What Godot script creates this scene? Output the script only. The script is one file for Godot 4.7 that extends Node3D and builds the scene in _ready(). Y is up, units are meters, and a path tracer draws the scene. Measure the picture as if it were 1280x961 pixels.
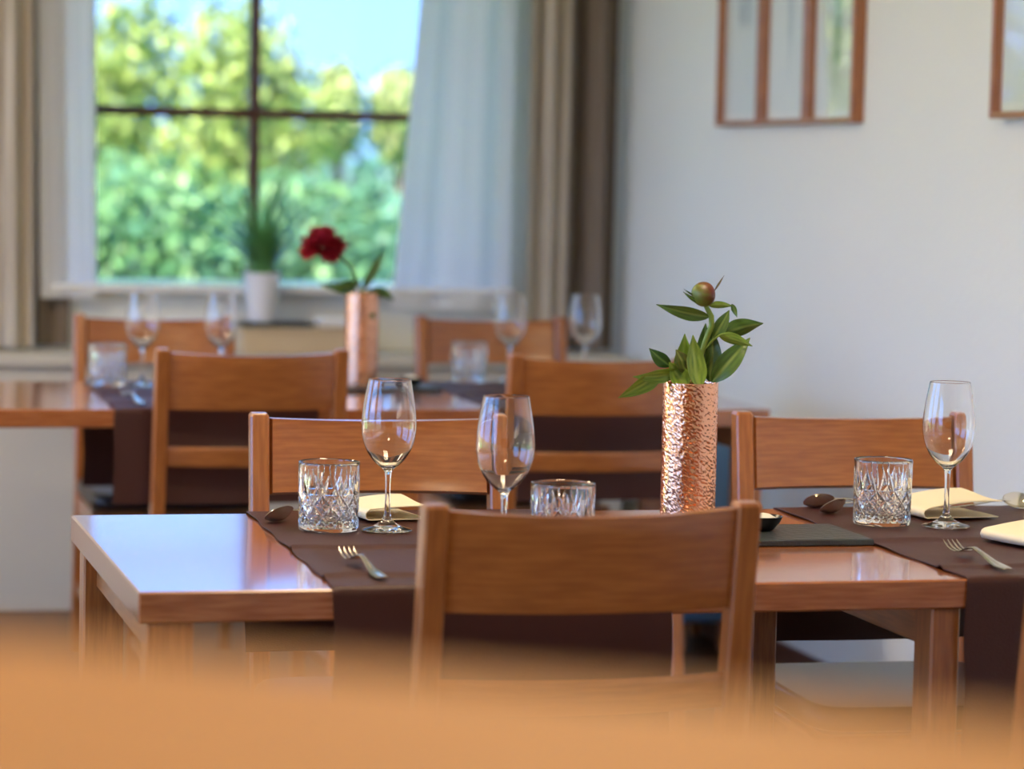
extends Node3D
# A restaurant corner: two rows of laid tables, wooden chairs, a window with curtains, a white wall with pictures.

var rng := RandomNumberGenerator.new()
var names := {}
var M := {}
var chair_mesh := {}
var shapes := {}

# ---------------------------------------------------------------- naming
func numbered(called: String) -> String:
	if not names.has(called):
		names[called] = 0
		return called
	names[called] += 1
	return "%s_%03d" % [called, names[called]]

func tag(o: Node, label: String, category: String, group := "", kind := "") -> void:
	if label: o.set_meta("label", label)
	if category: o.set_meta("category", category)
	if group: o.set_meta("group", group)
	if kind: o.set_meta("kind", kind)

func thing(called: String, label: String, category: String, at := Vector3.ZERO, turn := 0.0, group := "") -> Node3D:
	var o := Node3D.new()
	o.name = numbered(called)
	add_child(o)
	o.position = at
	o.rotation.y = turn
	tag(o, label, category, group)
	return o

func part(called: String, mesh: Mesh, mat: Material, parent: Node, at := Vector3.ZERO, turn := Vector3.ZERO) -> MeshInstance3D:
	var o := MeshInstance3D.new()
	o.name = called
	o.mesh = mesh
	o.material_override = mat
	parent.add_child(o, true)
	o.position = at
	o.rotation = turn
	return o

func struct(called: String, mesh: Mesh, mat: Material, at := Vector3.ZERO) -> MeshInstance3D:
	var o := part(called, mesh, mat, self, at)
	o.set_meta("kind", "structure")
	return o

# ---------------------------------------------------------------- meshes
func build(v: PackedVector3Array, idx: PackedInt32Array, crease := 40.0, closed := true, colors := PackedColorArray()) -> ArrayMesh:
	var nf := idx.size() / 3
	var vol := 0.0
	if closed:
		for t in nf:
			vol += v[idx[t * 3]].dot(v[idx[t * 3 + 1]].cross(v[idx[t * 3 + 2]]))
	var flip := vol < 0.0
	var fn := PackedVector3Array()
	fn.resize(nf)
	var around := []
	around.resize(v.size())
	for i in v.size():
		around[i] = PackedInt32Array()
	for t in nf:
		var a := idx[t * 3]
		var b := idx[t * 3 + 1]
		var c := idx[t * 3 + 2]
		var n := (v[b] - v[a]).cross(v[c] - v[a])
		if flip: n = -n
		fn[t] = n
		around[a].append(t)
		around[b].append(t)
		around[c].append(t)
	var limit := cos(deg_to_rad(crease))
	var pos := PackedVector3Array()
	var nor := PackedVector3Array()
	var col := PackedColorArray()
	for t in nf:
		var own := fn[t].normalized()
		var order := [0, 1, 2] if flip else [0, 2, 1]
		for k in order:
			var i := idx[t * 3 + k]
			var s := Vector3.ZERO
			for g in around[i]:
				if fn[g].normalized().dot(own) > limit: s += fn[g]
			pos.append(v[i])
			nor.append(s.normalized() if s.length() > 1e-14 else own)
			if colors.size(): col.append(colors[i])
	var arr := []
	arr.resize(Mesh.ARRAY_MAX)
	arr[Mesh.ARRAY_VERTEX] = pos
	arr[Mesh.ARRAY_NORMAL] = nor
	if colors.size(): arr[Mesh.ARRAY_COLOR] = col
	var m := ArrayMesh.new()
	m.add_surface_from_arrays(Mesh.PRIMITIVE_TRIANGLES, arr)
	return m

func box(size: Vector3, ch := 0.003) -> ArrayMesh:      # a box with chamfered edges
	var key := "box%s%s" % [size, ch]
	if shapes.has(key): return shapes[key]
	var h := size / 2.0
	var v := PackedVector3Array()
	var id := {}
	for a in 3:
		for s in 8:
			var sg := Vector3(1 if s & 1 else -1, 1 if s & 2 else -1, 1 if s & 4 else -1)
			var p := sg * h
			for k in 3:
				if k != a: p[k] = sg[k] * (h[k] - ch)
			id[[a, s]] = v.size()
			v.append(p)
	var idx := PackedInt32Array()
	var put := func(q: Array) -> void:
		var c := Vector3.ZERO
		for i in q: c += v[i]
		var n := (v[q[1]] - v[q[0]]).cross(v[q[2]] - v[q[0]])
		if n.dot(c) < 0: q.reverse()
		for i in range(1, q.size() - 1):
			idx.append_array([q[0], q[i], q[i + 1]])
	for a in 3:
		var b := (a + 1) % 3
		var c := (a + 2) % 3
		for s in 2:
			var base := s << a
			put.call([id[[a, base]], id[[a, base | 1 << b]], id[[a, base | 1 << b | 1 << c]], id[[a, base | 1 << c]]])
		for s in 4:                                     # edges along axis c
			var e := (s & 1) << a | (s >> 1) << b
			put.call([id[[a, e]], id[[b, e]], id[[b, e | 1 << c]], id[[a, e | 1 << c]]])
	for s in 8:
		put.call([id[[0, s]], id[[1, s]], id[[2, s]]])
	shapes[key] = build(v, idx, 20.0)
	return shapes[key]

func loft(rings: Array, crease := 40.0) -> ArrayMesh:
	var v := PackedVector3Array()
	var idx := PackedInt32Array()
	var n: int = rings[0].size()
	for r in rings: v.append_array(PackedVector3Array(r))
	for i in rings.size() - 1:
		for j in n:
			var a := i * n + j
			var b := i * n + (j + 1) % n
			idx.append_array([a, b, b + n, a, b + n, a + n])
	for e in 2:
		var first := 0 if e == 0 else (rings.size() - 1) * n
		var c := Vector3.ZERO
		for j in n: c += v[first + j]
		v.append(c / n)
		var ci := v.size() - 1
		for j in n:
			if e == 0: idx.append_array([ci, first + (j + 1) % n, first + j])
			else: idx.append_array([ci, first + j, first + (j + 1) % n])
	return build(v, idx, crease)

func tube(path: Array, radii: Array, seg := 8, crease := 60.0) -> ArrayMesh:
	var rings := []
	for i in path.size():
		var d: Vector3 = (path[mini(i + 1, path.size() - 1)] - path[maxi(i - 1, 0)]).normalized()
		var s := d.cross(Vector3(0.13, 0.2, 0.97)).normalized()
		var t := s.cross(d)
		var ring := []
		for j in seg:
			var a := TAU * j / seg
			ring.append(path[i] + (s * cos(a) + t * sin(a)) * radii[i])
		rings.append(ring)
	return loft(rings, crease)

func lathe(profile: Array, seg := 48, crease := 35.0) -> ArrayMesh:   # closed profile of (r, y); r == 0 ends on the axis
	var v := PackedVector3Array()
	var idx := PackedInt32Array()
	var rows := []
	for p in profile:
		if p.x <= 1e-6:
			rows.append([v.size()])
			v.append(Vector3(0, p.y, 0))
		else:
			var r := []
			for j in seg:
				r.append(v.size())
				v.append(Vector3(p.x * cos(TAU * j / seg), p.y, p.x * sin(TAU * j / seg)))
			rows.append(r)
	for i in rows.size() - 1:
		var a: Array = rows[i]
		var b: Array = rows[i + 1]
		for j in seg:
			var k := (j + 1) % seg
			if a.size() == 1 and b.size() == 1: continue
			if a.size() == 1: idx.append_array([a[0], b[k], b[j]])
			elif b.size() == 1: idx.append_array([a[j], a[k], b[0]])
			else: idx.append_array([a[j], a[k], b[k], a[j], b[k], b[j]])
	return build(v, idx, crease)

func sheet(f: Callable, nu: int, nv: int, thick := 0.0, crease := 50.0) -> ArrayMesh:   # a bent board or cloth over u, v in 0..1
	var v := PackedVector3Array()
	for i in nu + 1:
		for j in nv + 1:
			v.append(f.call(float(i) / nu, float(j) / nv))
	var idx := PackedInt32Array()
	var w := nv + 1
	if thick == 0.0:
		for i in nu:
			for j in nv:
				var a := i * w + j
				idx.append_array([a, a + w, a + w + 1, a, a + w + 1, a + 1])
		return build(v, idx, crease, false)
	var top := v.size()
	for i in nu + 1:
		for j in nv + 1:
			var du := v[mini(i + 1, nu) * w + j] - v[maxi(i - 1, 0) * w + j]
			var dv := v[i * w + mini(j + 1, nv)] - v[i * w + maxi(j - 1, 0)]
			v.append(v[i * w + j] - du.cross(dv).normalized() * thick)
	for i in nu:
		for j in nv:
			var a := i * w + j
			idx.append_array([a, a + w, a + w + 1, a, a + w + 1, a + 1])
			a += top
			idx.append_array([a, a + w + 1, a + w, a, a + 1, a + w + 1])
	for i in nu:
		for j in [0, nv]:
			var a: int = i * w + j
			var b: int = a + w
			idx.append_array([a, a + top, b + top, a, b + top, b] if j == 0 else [a, b + top, a + top, a, b, b + top])
	for j in nv:
		for i in [0, nu]:
			var a: int = i * w + j
			var b: int = a + 1
			idx.append_array([a, b + top, a + top, a, b, b + top] if i == 0 else [a, a + top, b + top, a, b + top, b])
	return build(v, idx, crease)

func rect_ring(c: Vector3, w: float, d: float, ch := 0.003) -> Array:   # chamfered rectangle across y
	var a := w / 2
	var b := d / 2
	return [c + Vector3(-a + ch, 0, -b), c + Vector3(a - ch, 0, -b), c + Vector3(a, 0, -b + ch), c + Vector3(a, 0, b - ch), c + Vector3(a - ch, 0, b), c + Vector3(-a + ch, 0, b), c + Vector3(-a, 0, b - ch), c + Vector3(-a, 0, -b + ch)]

# ---------------------------------------------------------------- materials
func mat(color: Color, rough := 0.6, metal := 0.0) -> StandardMaterial3D:
	var m := StandardMaterial3D.new()
	m.albedo_color = color
	m.roughness = rough
	m.metallic = metal
	return m

func noise_tex(freq: float, lo: Color, hi: Color, kind := FastNoiseLite.TYPE_SIMPLEX_SMOOTH, octaves := 4, size := 512, sd := 1, as_normal := false) -> NoiseTexture2D:
	var n := FastNoiseLite.new()
	n.noise_type = kind
	n.frequency = freq
	n.fractal_octaves = octaves
	n.seed = sd
	var t := NoiseTexture2D.new()
	t.width = size
	t.height = size
	t.seamless = true
	t.noise = n
	if as_normal:
		t.as_normal_map = true
	else:
		var g := Gradient.new()
		g.set_color(0, lo)
		g.set_color(1, hi)
		t.color_ramp = g
	return t

func wood(tex: Texture2D, axis: int, rough: float, bump: Texture2D = null) -> StandardMaterial3D:
	var m := mat(Color.WHITE, rough)
	m.albedo_texture = tex
	m.uv1_triplanar = true
	var s := Vector3(11, 11, 11)
	s[axis] = 0.9
	m.uv1_scale = s
	if bump:
		m.heightmap_enabled = true
		m.heightmap_texture = bump
		m.heightmap_scale = 0.012
	return m

func make_materials() -> void:
	var oak := noise_tex(0.02, Color8(148, 84, 38), Color8(190, 119, 60), FastNoiseLite.TYPE_SIMPLEX_SMOOTH, 5, 512, 3)
	var slab := noise_tex(0.022, Color8(148, 80, 40), Color8(194, 124, 72), FastNoiseLite.TYPE_SIMPLEX_SMOOTH, 5, 512, 8)
	for a in 3:
		M["wood%d" % a] = wood(oak, a, 0.3)
		M["wood%d" % a].clearcoat_enabled = true
		M["wood%d" % a].clearcoat = 0.7
		M["wood%d" % a].clearcoat_roughness = 0.22
		M["slab%d" % a] = wood(slab, a, 0.24)
		M["slab%d" % a].clearcoat_enabled = true
		M["slab%d" % a].clearcoat = 1.0
		M["slab%d" % a].clearcoat_roughness = 0.09
		M["slab%d" % a].metallic_specular = 0.7
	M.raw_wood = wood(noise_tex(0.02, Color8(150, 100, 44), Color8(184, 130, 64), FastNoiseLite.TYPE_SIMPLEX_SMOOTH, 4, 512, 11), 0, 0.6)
	M.white_wall = mat(Color8(238, 240, 234), 0.9)
	M.white_wall.heightmap_enabled = true
	M.white_wall.heightmap_texture = noise_tex(0.05, Color.BLACK, Color.WHITE, FastNoiseLite.TYPE_SIMPLEX_SMOOTH, 3, 512, 5)
	M.white_wall.heightmap_scale = 0.1
	M.white_wall.uv1_triplanar = true
	M.white_wall.uv1_scale = Vector3(1.5, 1.5, 1.5)
	M.ceiling = mat(Color8(244, 243, 240), 0.9)
	M.ledge = mat(Color8(206, 200, 186), 0.7)
	M.floor = wood(noise_tex(0.02, Color8(66, 42, 24), Color8(92, 60, 36), FastNoiseLite.TYPE_SIMPLEX_SMOOTH, 4, 512, 21), 0, 0.45)
	M.sill = mat(Color8(240, 240, 240), 0.14)
	M.frame_brown = mat(Color8(92, 46, 26), 0.5)
	M.runner = mat(Color8(66, 26, 20), 0.44)
	M.runner.heightmap_enabled = true
	M.runner.heightmap_texture = noise_tex(0.09, Color.BLACK, Color.WHITE, FastNoiseLite.TYPE_SIMPLEX_SMOOTH, 3, 512, 7)
	M.runner.heightmap_scale = 0.05
	M.runner.uv1_triplanar = true
	M.runner.uv1_scale = Vector3(4, 14, 40)
	M.leather = mat(Color8(34, 30, 30), 0.3)
	M.leather.heightmap_enabled = true
	M.leather.heightmap_texture = noise_tex(0.06, Color.BLACK, Color.WHITE, FastNoiseLite.TYPE_CELLULAR, 2, 512, 9)
	M.leather.heightmap_scale = 0.03
	M.leather.uv1_triplanar = true
	M.leather.uv1_scale = Vector3(8, 8, 8)
	var g := StandardMaterial3D.new()
	g.albedo_color = Color(1, 1, 1, 0.0)
	g.transparency = BaseMaterial3D.TRANSPARENCY_ALPHA
	g.refraction_enabled = true
	g.refraction_scale = 0.05
	g.roughness = 0.0
	M.glass = g
	var p := StandardMaterial3D.new()
	p.albedo_color = Color(1, 1, 1, 0.03)
	p.transparency = BaseMaterial3D.TRANSPARENCY_ALPHA
	p.roughness = 0.0
	M.pane = p
	M.dimming_pane = p.duplicate()
	M.dimming_pane.albedo_color = Color(0.05, 0.06, 0.06, 0.40)  # dark tint added to dim the sky and garden behind the back window
	M.copper = mat(Color8(246, 184, 150), 0.12, 1.0)
	M.steel = mat(Color8(226, 218, 204), 0.14, 1.0)
	M.slate = mat(Color8(52, 58, 62), 0.34)
	M.slate.heightmap_enabled = true
	M.slate.heightmap_texture = noise_tex(0.02, Color.BLACK, Color.WHITE, FastNoiseLite.TYPE_SIMPLEX_SMOOTH, 5, 512, 15)
	M.slate.heightmap_scale = 0.12
	M.slate.uv1_triplanar = true
	M.slate.uv1_scale = Vector3(6, 6, 6)
	M.black_dish = mat(Color8(24, 24, 26), 0.3)
	M.salt = mat(Color8(236, 234, 228), 0.8)
	M.napkin = mat(Color8(244, 231, 200), 0.85)
	M.napkin.backlight_enabled = true
	M.napkin.backlight = Color(0.3, 0.27, 0.2)
	M.sheer = mat(Color8(244, 246, 248), 0.9)
	M.sheer.backlight_enabled = true
	M.sheer.backlight = Color(0.98, 0.98, 0.98)
	var linen := noise_tex(0.03, Color8(164, 148, 126), Color8(230, 224, 212), FastNoiseLite.TYPE_SIMPLEX_SMOOTH, 4, 512, 17)
	M.linen = mat(Color.WHITE, 0.9)
	M.linen.albedo_texture = linen
	M.linen.uv1_triplanar = true
	M.linen.uv1_scale = Vector3(2.6, 0.06, 2.6)
	M.linen.backlight_enabled = true
	M.linen.backlight = Color(0.35, 0.35, 0.35)
	M.tan = mat(Color8(214, 190, 154), 0.5)
	M.taupe = mat(Color8(130, 116, 102), 0.9)
	M.leaf = mat(Color.WHITE, 0.32)
	M.leaf.vertex_color_use_as_albedo = true
	M.leaf.backlight_enabled = true
	M.leaf.backlight = Color(0.3, 0.4, 0.1)
	M.bud = mat(Color.WHITE, 0.4)
	M.bud.vertex_color_use_as_albedo = true
	M.stem = mat(Color8(112, 138, 52), 0.45)
	M.petal = mat(Color8(150, 18, 40), 0.6)
	M.petal.backlight_enabled = true
	M.petal.backlight = Color(0.3, 0.02, 0.05)
	M.pot = mat(Color8(232, 232, 236), 0.3)
	M.soil = mat(Color8(50, 38, 28), 0.95)
	M.blue_cloth = mat(Color8(96, 134, 172), 0.85)
	M.mount = mat(Color8(238, 238, 232), 0.85)
	M.lamp_glow = mat(Color8(255, 240, 214), 0.5)
	M.lamp_glow.emission_enabled = true
	M.lamp_glow.emission = Color8(255, 226, 184)
	M.lamp_glow.emission_energy_multiplier = 1.5
	M.lamp_white = mat(Color8(230, 230, 230), 0.6)
	M.foliage = mat(Color.WHITE, 0.55)
	M.foliage.vertex_color_use_as_albedo = true
	M.foliage.backlight_enabled = true
	M.foliage.backlight = Color(0.6, 0.6, 0.3)
	M.bark = mat(Color8(88, 70, 52), 0.9)
	M.lawn = mat(Color8(84, 128, 58), 0.95)

# ---------------------------------------------------------------- scene
func _ready() -> void:
	rng.seed = 20
	# camera
	var cam := Camera3D.new()
	cam.name = "camera"
	add_child(cam)
	var attr := CameraAttributesPhysical.new()
	attr.frustum_focal_length = 90.17
	attr.frustum_focus_distance = 4.35
	attr.exposure_aperture = 3.0
	attr.frustum_near = 0.05
	attr.frustum_far = 300.0
	cam.attributes = attr
	cam.fov = 15.156
	var yaw := deg_to_rad(14.7133)
	var pitch := deg_to_rad(4.2293)
	var roll := deg_to_rad(1.25)
	var fwd := Vector3(sin(yaw) * cos(pitch), -sin(pitch), -cos(yaw) * cos(pitch))
	var right := Vector3(cos(yaw), 0, sin(yaw))
	var up := right.cross(fwd)
	cam.transform = Transform3D(Basis(right * cos(roll) + up * sin(roll), -right * sin(roll) + up * cos(roll), -fwd), Vector3(-0.4634, 1.2848, 3.5773))
	cam.current = true
	# sky and exposure
	var sky_mat := ProceduralSkyMaterial.new()
	sky_mat.sky_top_color = Color8(74, 158, 236)
	sky_mat.sky_horizon_color = Color8(130, 172, 246)
	sky_mat.sky_curve = 0.2
	sky_mat.ground_horizon_color = Color8(150, 160, 140)
	sky_mat.ground_bottom_color = Color8(90, 100, 70)
	sky_mat.sun_angle_max = 5.0
	sky_mat.energy_multiplier = 1.0
	var sky := Sky.new()
	sky.sky_material = sky_mat
	var env := Environment.new()
	env.background_mode = Environment.BG_SKY
	env.sky = sky
	env.background_energy_multiplier = 4.4
	env.tonemap_mode = Environment.TONE_MAPPER_LINEAR
	env.tonemap_exposure = 1.95
	env.sdfgi_enabled = true
	env.ssao_enabled = true
	env.ssil_enabled = true
	var we := WorldEnvironment.new()
	we.name = "environment"
	we.environment = env
	add_child(we)
	# sun: high, from behind the camera and to the left
	var sun := DirectionalLight3D.new()
	sun.name = "sun"
	add_child(sun)
	sun.look_at_from_position(Vector3(-0.55, 0.8, 0.42), Vector3.ZERO)
	sun.light_energy = 11.0
	sun.light_color = Color8(255, 244, 222)
	sun.light_angular_distance = 0.6
	sun.shadow_enabled = true
	make_materials()
	room()
	added_ceiling_lamp(Vector3(-0.3, 2.49, 2.6), "added square ceiling lamp out of view above the partition ledge nearest the camera", 0.95)
	added_ceiling_lamp(Vector3(0.7, 2.49, -0.05), "added square ceiling lamp out of view above the front row of laid tables", 1.4)
	added_ceiling_lamp(Vector3(-0.9, 2.49, -2.4), "added square ceiling lamp out of view over the open floor left of the rear table", 2.6)
	curtains()
	tables()
	all_chairs()
	settings()
	sill_things()
	pictures()
	garden()

# ---------------------------------------------------------------- room
func slab(called: String, lo: Vector3, hi: Vector3, m: Material, ch := 0.002) -> MeshInstance3D:
	return struct(called, box(hi - lo, ch), m, (lo + hi) / 2)

const XR := 2.12
const XL := -3.4
const ZB := -5.0
const ZF := 4.8
const HC := 2.55

func room() -> void:
	slab("floor", Vector3(XL - 0.3, -0.2, ZB - 0.4), Vector3(XR + 0.3, 0, ZF + 0.3), M.floor)
	slab("ceiling", Vector3(XL - 0.3, HC, ZB - 0.4), Vector3(XR + 0.3, HC + 0.2, ZF + 0.3), M.ceiling)
	slab("wall_right", Vector3(XR, 0, ZB - 0.4), Vector3(XR + 0.3, HC, ZF + 0.3), M.white_wall)
	slab("wall_front", Vector3(XL, 0, ZF), Vector3(XR, HC, ZF + 0.3), M.white_wall)
	slab("baseboard_right", Vector3(XR - 0.015, 0, ZB), Vector3(XR, 0.08, ZF), M.frame_brown)
	# the window wall, thick, with one opening
	var wx0 := 0.40
	var wx1 := 1.74
	var wy0 := 0.905
	var wy1 := 2.25
	var back := Node3D.new()
	back.name = "wall_back"
	back.set_meta("kind", "structure")
	add_child(back)
	for r in [[XL - 0.3, 0.0, wx0, HC], [wx1, 0.0, XR, HC], [wx0, 0.0, wx1, wy0], [wx0, wy1, wx1, HC]]:
		part("wall_panel", box(Vector3(r[2] - r[0], r[3] - r[1], 0.4), 0.001), M.white_wall, back, Vector3((r[0] + r[2]) / 2, (r[1] + r[3]) / 2, ZB - 0.2))
	# window_1: brown bars, panes, white sill
	var w := Node3D.new()
	w.name = "window_1"
	w.set_meta("kind", "structure")
	add_child(w)
	var zg := -5.36
	part("window_sill", box(Vector3(wx1 - wx0 + 0.06, 0.022, 0.46), 0.004), M.sill, w, Vector3((wx0 + wx1) / 2, 0.916, -5.14))
	var bar := func(x0: float, y0: float, x1: float, y1: float, called: String) -> void:
		part(called, box(Vector3(x1 - x0, y1 - y0, 0.06), 0.006), M.frame_brown, w, Vector3((x0 + x1) / 2, (y0 + y1) / 2, zg))
	bar.call(wx0, 0.927, wx0 + 0.05, wy1, "window_frame")
	bar.call(wx1 - 0.05, 0.927, wx1, wy1, "window_frame")
	bar.call(wx0 + 0.05, wy1 - 0.05, wx1 - 0.05, wy1, "window_frame")
	bar.call(1.021, 0.927, 1.049, wy1 - 0.05, "mullion")
	bar.call(wx0 + 0.05, 1.430, 1.021, 1.458, "transom")
	bar.call(1.049, 1.430, wx1 - 0.05, 1.458, "transom")
	for c in [[wx0 + 0.05, 1.021], [1.049, wx1 - 0.05]]:
		for r in [[0.927, 1.430], [1.458, wy1 - 0.05]]:
			part("pane", box(Vector3(c[1] - c[0], r[1] - r[0], 0.004), 0.0005), M.dimming_pane, w, Vector3((c[0] + c[1]) / 2, (r[0] + r[1]) / 2, zg))
	# the wall on the left, with three tall windows out of the frame
	var wl := Node3D.new()
	wl.name = "wall_left"
	wl.set_meta("kind", "structure")
	add_child(wl)
	var y0 := 0.35
	var y1 := 2.4
	var zs := [[-4.5, -2.3], [-1.7, 0.5], [1.1, 3.3]]
	var piece := func(za: float, zb: float, ya: float, yb: float) -> void:
		part("wall_panel", box(Vector3(0.3, yb - ya, zb - za), 0.001), M.white_wall, wl, Vector3(XL - 0.15, (ya + yb) / 2, (za + zb) / 2))
	piece.call(ZB, ZF + 0.3, 0.0, y0)
	piece.call(ZB, ZF + 0.3, y1, HC)
	piece.call(ZB, -4.5, y0, y1)
	piece.call(-2.3, -1.7, y0, y1)
	piece.call(0.5, 1.1, y0, y1)
	piece.call(3.3, ZF + 0.3, y0, y1)
	var n := 2
	for s in zs:
		var q := Node3D.new()
		q.name = "window_%d" % n
		q.set_meta("kind", "structure")
		add_child(q)
		n += 1
		var zm: float = (s[0] + s[1]) / 2
		for e in [[s[0], s[0] + 0.05], [zm - 0.025, zm + 0.025], [s[1] - 0.05, s[1]]]:
			part("window_frame", box(Vector3(0.06, y1 - y0, e[1] - e[0]), 0.006), M.frame_brown, q, Vector3(XL - 0.2, (y0 + y1) / 2, (e[0] + e[1]) / 2))
		for e in [[s[0] + 0.05, zm - 0.025], [zm + 0.025, s[1] - 0.05]]:
			for yy in [y0 + 0.025, y1 - 0.025]:
				part("window_frame", box(Vector3(0.06, 0.05, e[1] - e[0]), 0.006), M.frame_brown, q, Vector3(XL - 0.2, yy, (e[0] + e[1]) / 2))
			part("pane", box(Vector3(0.004, y1 - y0 - 0.1, e[1] - e[0]), 0.0005), M.pane, q, Vector3(XL - 0.2, (y0 + y1) / 2, (e[0] + e[1]) / 2))
	# low cupboard ledge under the window
	var l := thing("window_ledge", "long light grey ledge with plain front running under the window", "ledge", Vector3(-0.65, 0, -4.825))
	part("front_panel", box(Vector3(5.4, 0.70, 0.30), 0.003), M.ledge, l, Vector3(0, 0.35, 0.0))
	part("top_board", box(Vector3(5.42, 0.035, 0.345), 0.006), M.ledge, l, Vector3(0, 0.7175, 0.0))
	# the wooden ledge close to the camera
	var p := thing("partition_ledge", "wide blurred amber wooden ledge filling the bottom foreground", "ledge", Vector3(-0.251, 0, 2.785), -0.61)
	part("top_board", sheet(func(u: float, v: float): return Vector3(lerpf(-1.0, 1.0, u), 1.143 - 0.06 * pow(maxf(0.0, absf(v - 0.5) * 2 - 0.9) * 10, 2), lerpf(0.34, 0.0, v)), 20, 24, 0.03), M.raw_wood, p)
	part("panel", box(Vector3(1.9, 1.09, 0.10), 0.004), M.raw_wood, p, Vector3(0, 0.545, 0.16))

func added_ceiling_lamp(at: Vector3, label: String, power: float) -> void:  # unseen lamps, added to brighten the room with warm light
	var t := thing("added_ceiling_lamp", label, "lamp", at, 0.0, "added square ceiling lamps")
	part("housing", box(Vector3(0.62, 0.06, 0.62), 0.006), M.lamp_white, t, Vector3(0, 0.03, 0))
	part("lamp_diffuser", box(Vector3(0.56, 0.012, 0.56), 0.002), M.lamp_glow, t, Vector3(0, -0.004, 0))
	var a := AreaLight3D.new()
	a.name = "lamp_light"
	a.area_size = Vector2(0.56, 0.56)
	a.light_energy = power
	a.light_color = Color8(255, 228, 188)
	a.area_range = 14.0
	a.area_attenuation = 2.0
	a.shadow_enabled = true
	t.add_child(a)
	a.position = Vector3(0, -0.014, 0)
	a.rotation.x = -PI / 2

# ---------------------------------------------------------------- curtains
func curtain(called: String, label: String, xs: Array, y0: float, y1: float, z: float, folds: float, amp: float, m: Material, ph := 0.0) -> void:
	# xs: left and right edge at the bottom, left and right edge at the top
	var mesh := sheet(func(u: float, v: float):
		var x0 := lerpf(xs[0], xs[2], v)
		var x1 := lerpf(xs[1], xs[3], v)
		var s := sin(u * folds * TAU + ph) + 0.35 * sin(u * folds * 2.3 * TAU + ph * 2.0 + v * 1.5)
		return Vector3(lerpf(x0, x1, u), lerpf(y0, y1, v), z + amp * s * (1.0 - 0.25 * v)), 72, 14, 0.0015, 80.0)
	var o := part(numbered(called), mesh, m, self)
	tag(o, label, "curtain")

func curtains() -> void:
	curtain("sheer_curtain", "white sheer half curtain at the left side of the window", [0.34, 0.505, 0.31, 0.478], 0.885, 2.4, -4.92, 1.5, 0.006, M.sheer)
	curtain("sheer_curtain", "white sheer half curtain with slanted edge at the right side of the window", [1.385, 1.755, 1.505, 1.76], 0.862, 2.4, -4.92, 1.8, 0.010, M.sheer, 0.7)
	curtain("linen_curtain", "beige and brown streaked curtain at the far left edge", [-0.10, 0.315, -0.10, 0.30], 0.745, 2.4, -4.87, 5.0, 0.022, M.linen)
	curtain("linen_curtain", "narrow beige streaked curtain between the white sheer and the dark curtain", [1.785, 1.91, 1.785, 1.91], 0.745, 2.4, -4.86, 2.0, 0.02, M.linen, 1.0)
	curtain("dark_curtain", "taupe brown curtain hanging in the corner beside the white wall", [1.905, 2.075, 1.905, 2.075], 0.745, 2.4, -4.89, 1.5, 0.03, M.taupe, 2.0)
	curtain("dark_curtain", "short piece of dark taupe curtain below the left sheer", [0.33, 0.43, 0.33, 0.43], 0.745, 2.4, -4.965, 1.5, 0.012, M.taupe, 0.4)
	var o := part(numbered("curtain_rod"), tube([Vector3(-0.4, 2.415, -4.9), Vector3(2.1, 2.415, -4.9)], [0.012, 0.012], 12), M.steel, self)
	tag(o, "round metal curtain rod above the window", "rod")

# ---------------------------------------------------------------- tables
func table(x0: float, x1: float, z0: float, z1: float, joint: float, mid: float, label: String) -> void:   # z0 front, z1 back
	var c := Vector3((x0 + x1) / 2, 0, (z0 + z1) / 2)
	var w := x1 - x0
	var d := z0 - z1
	var t := thing("dining_table", label, "table", c, 0.0, "dining tables")
	part("tabletop", box(Vector3(joint - x0, 0.04, d), 0.0025), M.slab0, t, Vector3((joint + x0) / 2 - c.x, 0.73, 0))
	part("extension_leaf", box(Vector3(x1 - joint - 0.002, 0.04, d), 0.0025), M.slab0, t, Vector3((joint + x1) / 2 + 0.001 - c.x, 0.73, 0))
	for x in [x0 + 0.042, mid, x1 - 0.042]:
		for sz in [-1, 1]:
			part("leg", box(Vector3(0.042 if x == mid else 0.06, 0.71, 0.06), 0.003), M.wood1, t, Vector3(x - c.x, 0.355, sz * (d / 2 - 0.042)))
		part("apron", box(Vector3(0.022, 0.06, d - 0.144), 0.002), M.wood2, t, Vector3(x - c.x, 0.68, 0))

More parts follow.
